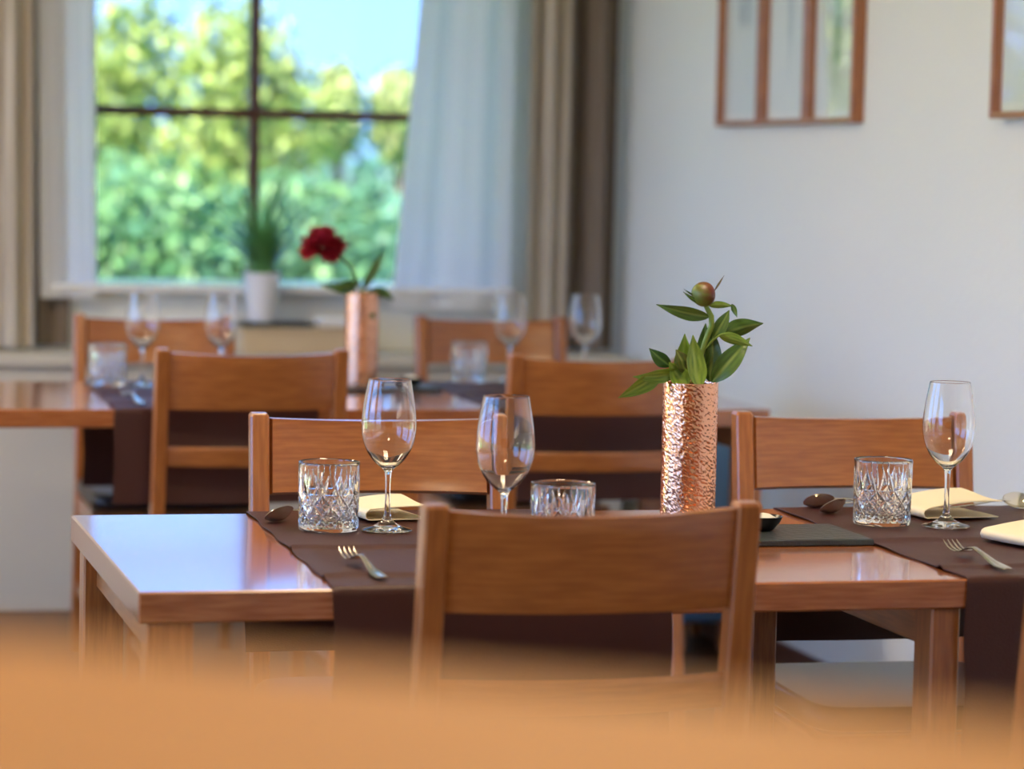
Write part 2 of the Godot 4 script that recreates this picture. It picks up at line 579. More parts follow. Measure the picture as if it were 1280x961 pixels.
func runner(xf: float, xb: float, w: float, z0: float, z1: float, label: String, hang: float, backhang: float, sd: float) -> void:
	# a cloth over the table: xf / xb left edge at the front / back, hanging at both ends, with ironed creases
	var d := z0 - z1
	var total := hang + d + backhang
	var rad := 0.006
	var mesh := sheet(func(u: float, v: float):
		var s := u * total            # along the cloth from the front hem
		var y: float
		var z: float
		if s < hang - rad:
			z = z0 + 0.004 + 0.006 * sin(v * 7.0 + sd) * (1.0 - s / hang)
			y = 0.7535 - (hang - s)
		elif s < hang + rad:
			var a := (s - hang + rad) / (2 * rad) * PI / 2
			z = z0 + 0.004 - (1.0 - cos(a)) * rad
			y = 0.7535 - rad + sin(a) * rad
		elif s < hang + d - rad:
			z = z0 + 0.004 - (s - hang)
			y = 0.7535
			for k in [0.115, 0.46]:
				var q: float = (s - hang - d * k) / 0.008
				y += 0.0052 * exp(-q * q)
			y += 0.0006 * sin(v * 23.0 + s * 31.0 + sd) + 0.0005 * sin(v * 9.0 - s * 17.0)
		elif s < hang + d + rad:
			var a := (s - hang - d + rad) / (2 * rad) * PI / 2
			z = z1 - 0.004 + (1.0 - sin(a)) * rad
			y = 0.7535 - rad + cos(a) * rad
		else:
			z = z1 - 0.004 - 0.005 * sin(v * 8.0 + sd) * (s - hang - d) / backhang
			y = 0.7535 - (s - hang - d)
		var e := lerpf(xf, xb, clampf((s - hang) / d, 0, 1)) + 0.0016 * sin(s * 40.0 + sd)
		return Vector3(e + w * v, y, z), 150, 30, -0.0016, 60.0)
	var o := part(numbered("table_runner"), mesh, M.runner, self)
	tag(o, label, "table runner", "dark brown table runners")

func tables() -> void:
	table(0.0, 1.80, 0.0, -0.8, 1.15, 1.092, "wooden dining table in sharp focus with its left end bare")
	table(-0.2, 1.796, -2.68, -3.48, 0.646, 0.95, "blurred wooden dining table of the rear row, cut off at the left edge")
	runner(0.248, 0.269, 0.45, 0.0, -0.8, "dark brown table runner left on the front table under one fork and tumbler", 0.27, 0.22, 0.3)
	runner(1.113, 1.126, 0.45, 0.0, -0.8, "dark brown table runner at right of the front row with the raised napkin", 0.30, 0.22, 1.9)
	runner(0.29, 0.31, 0.45, -2.68, -3.48, "dark brown table runner on the rear table behind the left chair", 0.21, 0.26, 4.0)
	runner(1.14, 1.16, 0.45, -2.68, -3.48, "dark brown table runner on the rear table under the right hand glasses", 0.21, 0.26, 5.2)

# ---------------------------------------------------------------- chairs
func post_z(y: float) -> float:
	return -0.15 * (0.889 - y) if y > 0.44 else lerpf(0.0, -0.0674, y / 0.44)

func make_chair_meshes() -> void:
	for s in [-1, 1]:
		var rings := []
		for y in [0.0, 0.2, 0.44, 0.6, 0.75, 0.884, 0.889]:
			var k := 0.003 if y > 0.885 else 0.0
			rings.append(rect_ring(Vector3(s * 0.195, y, post_z(y)), 0.030 - 2 * k, (0.036 if y > 0.4 else 0.034) - 2 * k))
		chair_mesh["post%d" % s] = loft(rings, 30.0)
		var fl := []
		for y in [0.0, 0.2, 0.425]:
			fl.append(rect_ring(Vector3(s * 0.193, y, -0.455), 0.034 if y > 0.1 else 0.03, 0.036 if y > 0.1 else 0.03))
		chair_mesh["front%d" % s] = loft(fl, 30.0)
	var board := func(y0: float, y1: float, dip: float, bow: float) -> ArrayMesh:
		return sheet(func(u: float, v: float):
			var b: float = 1.0 - pow(2 * u - 1, 2)
			var y: float = lerpf(y0, y1 - dip * b, v)
			var edge: float = 0.0025 if v < 0.001 or v > 0.999 else 0.0
			return Vector3(lerpf(-0.181, 0.181, u), y, post_z(y) + 0.010 - edge + bow * b), 24, 8, 0.022, 35.0)
	chair_mesh.rail = board.call(0.757, 0.881, 0.006, 0.030)
	chair_mesh.slat = board.call(0.632, 0.676, 0.0, 0.030)
	chair_mesh.side = box(Vector3(0.022, 0.05, 0.36), 0.002)
	chair_mesh.cross = box(Vector3(0.352, 0.05, 0.022), 0.002)
	chair_mesh.stretcher = box(Vector3(0.018, 0.028, 0.39), 0.002)
	var cush := []
	var n := 40
	for i in 9:
		var ring := []
		var a := PI / 2 * (i - 4) / 4.0
		var grow := 0.016 * cos(a) - 0.016
		for j in n:
			var t := TAU * j / n
			var q := Vector2(cos(t), sin(t))
			var p := Vector2(signf(q.x) * pow(absf(q.x), 0.25), signf(q.y) * pow(absf(q.y), 0.25))
			ring.append(Vector3(p.x * (0.212 + grow), 0.452 + 0.02 * sin(a), -0.27 + p.y * (0.215 + grow)))
		cush.append(ring)
	chair_mesh.cushion = loft(cush, 50.0)

func chair(x: float, z: float, back: bool, label: String, group: String, turn := 0.0) -> void:
	var t := thing("dining_chair", label, "chair", Vector3(x, 0, z), (PI if back else 0.0) + turn, group)
	for s in [-1, 1]:
		part("back_post", chair_mesh["post%d" % s], M.wood1, t)
	for s in [-1, 1]:
		part("front_leg", chair_mesh["front%d" % s], M.wood1, t)
		part("seat_rail", chair_mesh.side, M.wood2, t, Vector3(s * 0.193, 0.40, -0.258))
		part("stretcher", chair_mesh.stretcher, M.wood2, t, Vector3(s * 0.193, 0.18, -0.24))
	part("seat_rail", chair_mesh.cross, M.wood0, t, Vector3(0, 0.40, -0.455))
	part("seat_rail", chair_mesh.cross, M.wood0, t, Vector3(0, 0.40, -0.075))
	part("top_rail", chair_mesh.rail, M.wood0, t)
	part("lower_rail", chair_mesh.slat, M.wood0, t)
	part("seat_cushion", chair_mesh.cushion, M.leather, t)

func all_chairs() -> void:
	make_chair_meshes()
	var near := "wooden chairs of the front row"
	var far := "wooden chairs of the rear row"
	chair(0.511, 0.262, false, "brown wooden chair with its back to the camera, nearest and largest", near)
	chair(1.192, 0.50, false, "wooden chair cut off at the right edge, only one post showing", near)
	chair(0.513, -0.985, true, "wooden chair facing the camera behind the left tumbler and wine glass", near, -0.05)
	chair(1.340, -1.01, true, "wooden chair facing the camera in front of the white wall at right", near, -0.04)
	chair(0.575, -2.588, false, "wooden chair at the rear table with a pale shining top edge", far)
	chair(1.322, -2.45, false, "wooden chair at the rear table behind the copper vase's leaves", far)
	chair(0.545, -3.96, true, "wooden chair beyond the rear table below the left of the window", far)
	chair(1.470, -4.03, true, "wooden chair beyond the rear table below the right curtains", far)

# ---------------------------------------------------------------- glass and tableware
func wine_mesh() -> ArrayMesh:
	var outer := [Vector2(0.0, 0.0008), Vector2(0.030, 0.0), Vector2(0.0362, 0.0008), Vector2(0.0365, 0.002), Vector2(0.034, 0.003), Vector2(0.024, 0.0058), Vector2(0.014, 0.0105), Vector2(0.0075, 0.017), Vector2(0.0048, 0.025), Vector2(0.0040, 0.036), Vector2(0.0038, 0.055), Vector2(0.0040, 0.072), Vector2(0.0048, 0.083), Vector2(0.0075, 0.090)]
	var bowl := [[0.0130, 0.0945], [0.0205, 0.101], [0.0275, 0.1095], [0.0335, 0.120], [0.0378, 0.132], [0.0402, 0.145], [0.0405, 0.156], [0.0396, 0.170], [0.0378, 0.185], [0.0354, 0.200], [0.0330, 0.213], [0.0316, 0.2205]]
	for p in bowl: outer.append(Vector2(p[0], p[1]))
	outer.append(Vector2(0.0312, 0.2222))
	outer.append(Vector2(0.0305, 0.2224))
	bowl.reverse()
	for p in bowl: outer.append(Vector2(p[0] - (0.0010 if p[1] > 0.12 else 0.0010 + 0.0008 * (0.12 - p[1]) / 0.026), p[1] + (0.0 if p[1] > 0.12 else 0.0022 * (0.12 - p[1]) / 0.026)))
	outer.append(Vector2(0.0055, 0.0945))
	outer.append(Vector2(0.0, 0.0936))
	# smooth the profile
	var fine := []
	for i in outer.size() - 1:
		var a: Vector2 = outer[maxi(i - 1, 0)]
		var b: Vector2 = outer[i]
		var c: Vector2 = outer[i + 1]
		var d: Vector2 = outer[mini(i + 2, outer.size() - 1)]
		for k in 3: fine.append(b.cubic_interpolate(c, a, d, k / 3.0))
	fine.append(outer[-1])
	for i in fine.size(): fine[i].x = maxf(fine[i].x, 0.0)
	return lathe(fine, 72, 70.0)

func tumbler_mesh() -> ArrayMesh:
	var seg := 320
	var prof := []      # (r, y, cut)
	prof.append(Vector3(0.0, 0.001, 0))
	prof.append(Vector3(0.032, 0.001, 0))
	prof.append(Vector3(0.0400, 0.0002, 0))
	prof.append(Vector3(0.0425, 0.0012, 0))
	prof.append(Vector3(0.0436, 0.0035, 0))
	for i in 90:
		var y := 0.006 + 0.086 * i / 89.0
		prof.append(Vector3(0.0440 + 0.0012 * y / 0.1, y, 1))
	prof.append(Vector3(0.0452, 0.096, 0))
	prof.append(Vector3(0.0451, 0.0995, 0))
	prof.append(Vector3(0.0445, 0.1008, 0))
	prof.append(Vector3(0.0434, 0.1010, 0))
	prof.append(Vector3(0.0424, 0.0998, 0))
	for i in 8: prof.append(Vector3(0.0420 - 0.0025 * i / 7.0, 0.096 - 0.076 * i / 7.0, 0))
	prof.append(Vector3(0.0375, 0.0165, 0))
	prof.append(Vector3(0.030, 0.0142, 0))
	prof.append(Vector3(0.0, 0.0135, 0))
	var v := PackedVector3Array()
	var idx := PackedInt32Array()
	var rows := []
	for p in prof:
		if p.x <= 1e-6:
			rows.append([v.size()])
			v.append(Vector3(0, p.y, 0))
			continue
		var r := []
		for j in seg:
			var a := TAU * j / seg
			var cut := 0.0
			if p.z > 0:
				var h: float = (p.y - 0.006) / 0.086
				var u := a / TAU * 10.0
				var gv := func(t: float, w: float) -> float: return maxf(0.0, 1.0 - absf(t - roundf(t)) / w)
				var lim := 0.58
				var k := h * 2.59
				if h < lim:
					cut = maxf(cut, 0.0022 * maxf(gv.call(u + k, 0.17), gv.call(u - k, 0.17)))
					cut = maxf(cut, 0.0008 * maxf(gv.call(u + k + 0.5, 0.10), gv.call(u - k + 0.5, 0.10)))
					cut = maxf(cut, 0.0008 * maxf(gv.call(2.0 * u, 0.14), gv.call(2.0 * k, 0.14)))
				else:
					var f := (h - lim) / (0.97 - lim)
					var fan := u + 0.5 - roundf(u + 0.5)     # leaves spreading upwards from between the diamonds
					for q in [-0.30, 0.0, 0.30]:
						var w := 0.09 * sin(PI * clampf(0.25 + f * (0.75 + absf(q) * 0.4), 0.0, 1.0))
						if w > 0.004: cut = maxf(cut, 0.0016 * maxf(0.0, 1.0 - absf(fan - q * (0.35 + f * 1.0)) / w))
				if h < 0.06: cut *= h / 0.06
			r.append(v.size())
			v.append(Vector3((p.x - cut) * cos(a), p.y, (p.x - cut) * sin(a)))
		rows.append(r)
	for i in rows.size() - 1:
		var a: Array = rows[i]
		var b: Array = rows[i + 1]
		for j in seg:
			var k := (j + 1) % seg
			if a.size() == 1: idx.append_array([a[0], b[k], b[j]])
			elif b.size() == 1: idx.append_array([a[j], a[k], b[0]])
			else: idx.append_array([a[j], a[k], b[k], a[j], b[k], b[j]])
	return build(v, idx, 28.0)

func flat_bar(path: Array, widths: Array, heights: Array, seg := 10) -> ArrayMesh:   # path of points, oval sections lying flat
	var rings := []
	for i in path.size():
		var d: Vector3 = (path[mini(i + 1, path.size() - 1)] - path[maxi(i - 1, 0)]).normalized()
		var s := d.cross(Vector3.UP).normalized()
		var t := s.cross(d)
		var ring := []
		for j in seg:
			var a := TAU * j / seg
			ring.append(path[i] + s * cos(a) * widths[i] / 2 + t * sin(a) * heights[i] / 2)
		rings.append(ring)
	return loft(rings, 60.0)

func fork(at: Vector3, turn: float, label: String) -> void:    # the handle end at the origin side, tines towards -z
	var t := thing("fork", label, "fork", at, turn, "forks on the runners")
	part("handle", flat_bar([Vector3(0, 0.003, 0.10), Vector3(0, 0.0032, 0.097), Vector3(0, 0.0036, 0.075), Vector3(0, 0.006, 0.045), Vector3(0, 0.012, 0.01), Vector3(0, 0.0165, -0.018), Vector3(0, 0.0145, -0.035), Vector3(0, 0.0095, -0.046)],
		[0.010, 0.016, 0.020, 0.014, 0.009, 0.007, 0.010, 0.020], [0.002, 0.003, 0.0035, 0.0035, 0.004, 0.004, 0.003, 0.002]), M.steel, t)
	part("root", flat_bar([Vector3(0, 0.0105, -0.042), Vector3(0, 0.008, -0.050), Vector3(0, 0.0062, -0.060), Vector3(0, 0.006, -0.063)], [0.015, 0.023, 0.0245, 0.024], [0.002, 0.0022, 0.0022, 0.002]), M.steel, t)
	for k in 4:
		var x := (k - 1.5) * 0.0068
		part("tine", flat_bar([Vector3(x, 0.0062, -0.061), Vector3(x, 0.0062, -0.075), Vector3(x, 0.0085, -0.09), Vector3(x, 0.013, -0.102), Vector3(x, 0.0165, -0.109)], [0.0036, 0.0034, 0.0030, 0.0024, 0.0012], [0.002, 0.002, 0.002, 0.0017, 0.001], 6), M.steel, t)

func spoon(at: Vector3, turn: float, label: String) -> void:   # bowl at the origin, open upwards; handle towards -z
	var t := thing("spoon", label, "spoon", at, turn, "spoons on the runners")
	var f := func(u: float, v: float):
		var a: float = u * TAU
		var x := 0.026 * v * cos(a) * (1.0 + 0.12 * cos(a))
		var z := 0.0185 * v * sin(a)
		var y := 0.012 * v * v
		return Vector3(x, 0.0035 + y * 0.75 + z * 0.62, z * 0.80 - y * 0.55)
	part("bowl", sheet(f, 32, 8, 0.0012, 60.0), M.steel, t)
	part("handle", flat_bar([Vector3(0.020, 0.012, -0.008), Vector3(0.034, 0.013, -0.010), Vector3(0.055, 0.012, -0.012), Vector3(0.09, 0.007, -0.012), Vector3(0.125, 0.004, -0.012), Vector3(0.145, 0.003, -0.012), Vector3(0.150, 0.003, -0.012)], [0.010, 0.007, 0.006, 0.008, 0.013, 0.013, 0.006], [0.0025, 0.003, 0.003, 0.003, 0.003, 0.0025, 0.0015]), M.steel, t)

func napkin(at: Vector3, turn: float, label: String, w := 0.15, d := 0.17, tilt := 0.012) -> void:
	# a linen napkin folded over once: the fold at the left, the upper layer rising loosely
	var t := thing("napkin", label, "napkin", at, turn, "folded cream napkins")
	var R := 0.008
	var mesh := sheet(func(u: float, v: float):
		var s: float = u * (2 * w + PI * R)
		var z: float = lerpf(d / 2, -d / 2, v)
		var sag: float = 0.0015 * sin(v * 5.0 + u * 3.0)
		if s < w:
			return Vector3(w - s, 0.002 + sag * 0.3, z)
		if s < w + PI * R:
			var a := (s - w) / R
			return Vector3(-sin(a) * R, 0.002 + R - cos(a) * R, z)
		var q := s - w - PI * R
		return Vector3(q, 0.002 + 2 * R + tilt * sin(q / w * PI * 0.55) * (0.7 + 0.3 * v) + sag, z + 0.01 * q / w), 48, 12, 0.0014, 60.0)
	part("linen", mesh, M.napkin, t)

func leaf_into(v: PackedVector3Array, idx: PackedInt32Array, col: PackedColorArray, a: Vector3, b: Vector3, w: float, side: Vector3, arch: float, c0: Color, c1: Color, fold := 0.25) -> void:
	# a pointed leaf from a to b; side is the direction across it, arch lifts its middle along the leaf's own up
	var n := 14
	var d := b - a
	var s := (side - d.normalized() * side.dot(d.normalized())).normalized()
	var upv := s.cross(d.normalized())
	var first := v.size()
	for i in n + 1:
		var t := float(i) / n
		var p := a + d * t + upv * arch * 4.0 * t * (1 - t)
		var hw := w / 2 * pow(sin(PI * pow(t, 0.75)), 0.95) if i > 0 and i < n else 0.0005
		for k in 9:
			var q := (k - 4) / 4.0
			var wave := 0.05 * hw * sin(t * 15.0 + q * 4.0)
			v.append(p + s * q * hw + upv * (absf(q) * hw * fold + wave))
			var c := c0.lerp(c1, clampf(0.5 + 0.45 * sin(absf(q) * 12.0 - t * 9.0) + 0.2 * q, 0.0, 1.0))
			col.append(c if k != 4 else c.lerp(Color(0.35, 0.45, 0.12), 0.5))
	for i in n:
		for k in 8:
			var e := first + i * 9 + k
			idx.append_array([e, e + 9, e + 10, e, e + 10, e + 1])

func leaf_part(called: String, parent: Node, list: Array, m: Material) -> void:
	for l in list:
		var v := PackedVector3Array()
		var idx := PackedInt32Array()
		var col := PackedColorArray()
		leaf_into(v, idx, col, l[0], l[1], l[2], l[3], l[4], l[5], l[6], l[7] if l.size() > 7 else 0.25)
		part(called, build(v, idx, 80.0, false, col), m, parent)

func vase_mesh() -> ArrayMesh:
	if shapes.has("vase"): return shapes.vase
	var n := FastNoiseLite.new()
	n.seed = 4
	n.noise_type = FastNoiseLite.TYPE_SIMPLEX_SMOOTH
	n.frequency = 120.0
	n.fractal_type = FastNoiseLite.FRACTAL_RIDGED
	n.fractal_octaves = 2
	n.domain_warp_enabled = true
	n.domain_warp_amplitude = 0.006
	n.domain_warp_frequency = 60.0
	var prof := [Vector2(0, 0)]
	for i in 170: prof.append(Vector2(0.0400, 0.0005 + 0.2205 * i / 169.0))
	prof[1].x = 0.039
	prof.append(Vector2(0.0394, 0.2222))
	prof.append(Vector2(0.0382, 0.2215))
	for i in 6: prof.append(Vector2(0.0378, 0.218 - 0.21 * i / 5.0))
	prof.append(Vector2(0, 0.008))
	shapes.vase = lathe_noise(prof, 160, n, 0.0008)
	return shapes.vase

func lathe_noise(profile: Array, seg: int, n: FastNoiseLite, amp: float) -> ArrayMesh:
	var v := PackedVector3Array()
	var idx := PackedInt32Array()
	var rows := []
	for p in profile:
		if p.x <= 1e-6:
			rows.append([v.size()])
			v.append(Vector3(0, p.y, 0))
			continue
		var r := []
		for j in seg:
			var a := TAU * j / seg
			var q: float = p.x + amp * n.get_noise_3d(cos(a) * 0.04, p.y, sin(a) * 0.04)
			r.append(v.size())
			v.append(Vector3(q * cos(a), p.y, q * sin(a)))
		rows.append(r)
	for i in rows.size() - 1:
		var a: Array = rows[i]
		var b: Array = rows[i + 1]
		for j in seg:
			var k := (j + 1) % seg
			if a.size() == 1: idx.append_array([a[0], b[k], b[j]])
			elif b.size() == 1: idx.append_array([a[j], a[k], b[0]])
			else: idx.append_array([a[j], a[k], b[k], a[j], b[k], b[j]])
	return build(v, idx, 45.0)

func slate_board(at: Vector3, turn: float, label: String) -> void:
	var nz := FastNoiseLite.new()
	nz.seed = 31
	nz.frequency = 25.0
	var rings := []
	for e in [[0.0, 0.003], [0.0015, 0.0], [0.0085, 0.0], [0.0100, 0.0025]]:
		var ring := []
		for i in 60:
			var t := i / 60.0 * 4.0
			var k := int(t)
			var q := t - k
			var p: Vector2 = [Vector2(lerpf(-1, 1, q), -1), Vector2(1, lerpf(-1, 1, q)), Vector2(lerpf(1, -1, q), 1), Vector2(-1, lerpf(1, -1, q))][k]
			var j := 0.0022 * nz.get_noise_3d(p.x * 3, p.y * 3, e[0] * 60)
			ring.append(Vector3(p.x * (0.185 - e[1] + j), e[0], p.y * (0.092 - e[1] + j)))
		rings.append(ring)
	var o := part(numbered("slate_board"), loft(rings, 30.0), M.slate, self, at, Vector3(0, turn, 0))
	tag(o, label, "slate board", "black slate boards")

func salt_dish(at: Vector3, label: String) -> void:
	var t := thing("salt_dish", label, "dish", at, 0.0, "small black dishes")
	part("bowl", lathe([Vector2(0, 0), Vector2(0.014, 0), Vector2(0.017, 0.002), Vector2(0.026, 0.013), Vector2(0.030, 0.021), Vector2(0.0293, 0.0215), Vector2(0.0245, 0.014), Vector2(0.015, 0.004), Vector2(0, 0.003)], 40, 40.0), M.black_dish, t)
	part("salt", lathe([Vector2(0, 0.012), Vector2(0.0242, 0.0145), Vector2(0.020, 0.019), Vector2(0.010, 0.0245), Vector2(0, 0.026)], 24, 70.0), M.salt, t)

const TY := 0.7555    # the top of the cloth

func settings() -> void:
	var wine := wine_mesh()
	var tum := tumbler_mesh()
	var put := func(called: String, mesh: ArrayMesh, x: float, z: float, label: String, cat: String, group: String, turn := 0.0) -> void:
		var o := part(numbered(called), mesh, M.glass, self, Vector3(x, TY, z), Vector3(0, turn, 0))
		tag(o, label, cat, group)
	put.call("wine_glass", wine, 0.432, -0.535, "stemmed wine glass standing beside the tumbler on the left runner", "wine glass", "wine glasses of the front row")
	put.call("wine_glass", wine, 0.530, -0.235, "wine glass whose foot hides behind the nearest chair's backrest", "wine glass", "wine glasses of the front row")
	put.call("wine_glass", wine, 1.302, -0.510, "wine glass at right in front of the white wall", "wine glass", "wine glasses of the front row")
	put.call("tumbler", tum, 0.347, -0.548, "cut glass tumbler with diamond pattern at left beside the spoon", "tumbler", "cut glass tumblers of the front row", 0.2)
	put.call("tumbler", tum, 0.618, -0.250, "cut glass tumbler mostly hidden behind the nearest chair's backrest", "tumbler", "cut glass tumblers of the front row", 0.5)
	put.call("tumbler", tum, 1.212, -0.548, "cut glass tumbler with diamond pattern at right near the slate board", "tumbler", "cut glass tumblers of the front row", 0.05)
	put.call("wine_glass", wine, 0.424, -3.26, "blurred wine glass on the rear table, leftmost, beside a blurred tumbler", "wine glass", "wine glasses of the rear row")
	put.call("wine_glass", wine, 0.618, -3.30, "blurred wine glass rising behind the rear chair's pale top edge", "wine glass", "wine glasses of the rear row")
	put.call("wine_glass", wine, 1.366, -3.42, "blurred wine glass at the rear in front of the white sheer curtain", "wine glass", "wine glasses of the rear row")
	put.call("wine_glass", wine, 1.562, -3.42, "blurred wine glass at the rear in front of the taupe curtain", "wine glass", "wine glasses of the rear row")
	put.call("tumbler", tum, 0.343, -3.27, "blurred cut glass tumbler at the left of the rear table", "tumbler", "cut glass tumblers of the rear row", 0.4)
	put.call("tumbler", tum, 1.262, -3.42, "blurred cut glass tumbler at the rear right of the red flower", "tumbler", "cut glass tumblers of the rear row", 0.1)
	fork(Vector3(0.316, TY, -0.135), 0.03, "silver fork lying on the left runner near the table edge")
	fork(Vector3(1.190, TY, -0.130), -0.02, "silver fork lying on the right runner near the table edge")
	fork(Vector3(0.35, TY, -2.83), 0.05, "blurred shiny fork on the rear table's left runner")
	spoon(Vector3(0.296, TY, -0.655), 0.65, "spoon with dark bowl turned to the camera left of the tumbler")
	spoon(Vector3(1.190, TY, -0.690), 0.55, "spoon with dark bowl beside the right tumbler")
	spoon(Vector3(1.19, TY, -0.762), 0.1, "spoon lying crosswise at the rear edge of the right runner")
	spoon(Vector3(1.53, TY, -0.75), PI + 0.1, "spoon at the rear corner of the right runner by the wall")
	napkin(Vector3(0.420, TY, -0.70), 0.12, "folded cream napkin behind the left wine glass", 0.09, 0.13, 0.008)
	napkin(Vector3(1.300, TY, -0.655), 0.10, "folded cream napkin with open fold behind the right wine glass", 0.125, 0.13, 0.016)
	napkin(Vector3(1.312, TY, -0.29), 0.25, "cream napkin cut off at the right edge next to the fork", 0.15, 0.13)
	# centre pieces
	slate_board(Vector3(0.934, 0.7502, -0.436), -0.01, "black slate board on the front table under the copper vase")
	salt_dish(Vector3(0.985, 0.7605, -0.455), "small black salt dish on the front slate board")
	slate_board(Vector3(0.948, 0.7502, -3.25), 0.0, "blurred black slate board on the rear table under the red flower vase")
	salt_dish(Vector3(1.07, 0.7605, -3.22), "blurred small black dish on the rear slate board")
	flower_vase()
	rose_vase()

func flower_vase() -> void:
	var vm := vase_mesh()
	var V := Vector3(0.859, 0.7605, -0.43)
	var o := part(numbered("copper_vase"), vm, M.copper, self, V)
	tag(o, "hammered copper cylinder vase in sharp focus holding a green bud", "vase", "copper vases")
	var t := thing("peony_stem", "green peony stem with closed reddish bud and leaves in the front vase", "flower", V + Vector3(0, 0.0085, 0))
	# points are given in millimetres right of and above the rim's centre, and towards the viewer
	var P := func(x: float, y: float, z: float) -> Vector3: return Vector3(x * 0.000967 - z * 0.000253, 0.2135 + y * 0.001, z * 0.000965 + x * 0.000252)
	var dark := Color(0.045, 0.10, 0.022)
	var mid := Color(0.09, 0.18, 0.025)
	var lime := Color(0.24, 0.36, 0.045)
	part("stem", tube([P.call(12, -150, -8), P.call(12, -40, -4), P.call(14, 40, 0), P.call(20, 62, 2), P.call(28, 84, 3), P.call(27, 97, 3), P.call(19, 112, 2), P.call(16, 118, 2)], [0.0035, 0.0036, 0.0038, 0.0041, 0.0044, 0.0042, 0.0036, 0.0042], 10), M.stem, t)
	# bud
	var v := PackedVector3Array()
	var idx := PackedInt32Array()
	var col := PackedColorArray()
	var nn := FastNoiseLite.new()
	nn.seed = 3
	nn.frequency = 60.0
	var c: Vector3 = P.call(15, 129, 2)
	for i in 17:
		for j in 24:
			var th := PI * i / 16.0
			var ph := TAU * j / 24.0
			var d := Vector3(sin(th) * cos(ph), -cos(th), sin(th) * sin(ph))
			var r := 0.0178 * (1.0 + 0.035 * sin(ph * 3.0 + th * 2.0) * sin(th))
			v.append(c + Vector3(d.x, d.y * 1.02, d.z) * r)
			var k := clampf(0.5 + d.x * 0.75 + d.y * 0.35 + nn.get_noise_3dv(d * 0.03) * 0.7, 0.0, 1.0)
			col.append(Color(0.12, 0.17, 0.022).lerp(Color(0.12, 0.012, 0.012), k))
	for i in 16:
		for j in 24:
			var a := i * 24 + j
			var b := i * 24 + (j + 1) % 24
			idx.append_array([a, a + 24, b + 24, a, b + 24, b])
	part("bud", build(v, idx, 80.0, true, col), M.bud, t)
	var F := Vector3(0.25, 0.05, 0.97)
	var S := Vector3(0, 1, 0.25)
	leaf_part("sepal", t, [
		[P.call(10, 116, 6), P.call(-15, 132, 8), 0.006, S, 0.003, dark, mid],
		[P.call(2, 126, 4), P.call(-14, 136, 6), 0.0025, S, 0.001, dark, dark],
		[P.call(30, 134, 8), P.call(44, 157, 6), 0.003, Vector3(1, 0, 0.3), 0.001, dark, Color(0.2, 0.04, 0.03)],
		[P.call(22, 113, 6), P.call(58, 113, 10), 0.011, S, 0.004, mid, lime],
		[P.call(56, 116, 10), P.call(64, 97, 12), 0.008, Vector3(1, 0, 0.4), 0.002, dark, mid]], M.leaf)
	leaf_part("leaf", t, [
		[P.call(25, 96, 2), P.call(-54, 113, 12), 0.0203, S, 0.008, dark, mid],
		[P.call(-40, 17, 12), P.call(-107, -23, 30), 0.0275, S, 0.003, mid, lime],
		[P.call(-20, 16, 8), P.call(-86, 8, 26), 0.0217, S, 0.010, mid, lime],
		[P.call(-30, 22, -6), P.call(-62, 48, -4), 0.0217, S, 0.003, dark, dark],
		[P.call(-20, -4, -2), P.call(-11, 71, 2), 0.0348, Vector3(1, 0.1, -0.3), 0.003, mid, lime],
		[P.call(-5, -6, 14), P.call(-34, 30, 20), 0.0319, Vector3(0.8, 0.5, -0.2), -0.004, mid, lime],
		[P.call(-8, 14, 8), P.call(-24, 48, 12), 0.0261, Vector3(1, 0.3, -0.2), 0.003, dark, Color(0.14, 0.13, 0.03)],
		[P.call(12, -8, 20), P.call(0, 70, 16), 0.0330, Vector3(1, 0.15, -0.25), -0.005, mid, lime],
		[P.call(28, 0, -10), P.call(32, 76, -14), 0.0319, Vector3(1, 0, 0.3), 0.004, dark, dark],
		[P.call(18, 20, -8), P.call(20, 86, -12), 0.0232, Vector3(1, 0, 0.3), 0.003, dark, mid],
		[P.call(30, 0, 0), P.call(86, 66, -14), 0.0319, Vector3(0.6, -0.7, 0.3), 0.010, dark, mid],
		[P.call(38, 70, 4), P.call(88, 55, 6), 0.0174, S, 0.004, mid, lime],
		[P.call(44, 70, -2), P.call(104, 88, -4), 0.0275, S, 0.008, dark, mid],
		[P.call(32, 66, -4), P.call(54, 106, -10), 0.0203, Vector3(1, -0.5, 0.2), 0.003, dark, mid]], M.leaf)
	part("leaf_stalk", tube([P.call(20, 50, 2), P.call(30, 62, 3), P.call(40, 70, 4), P.call(48, 72, 2)], [0.0016, 0.0015, 0.0013, 0.001], 6), M.stem, t)
	part("leaf_stalk", tube([P.call(-4, -10, 4), P.call(-20, 12, 10), P.call(-42, 18, 12)], [0.0018, 0.0016, 0.0012], 6), M.stem, t)

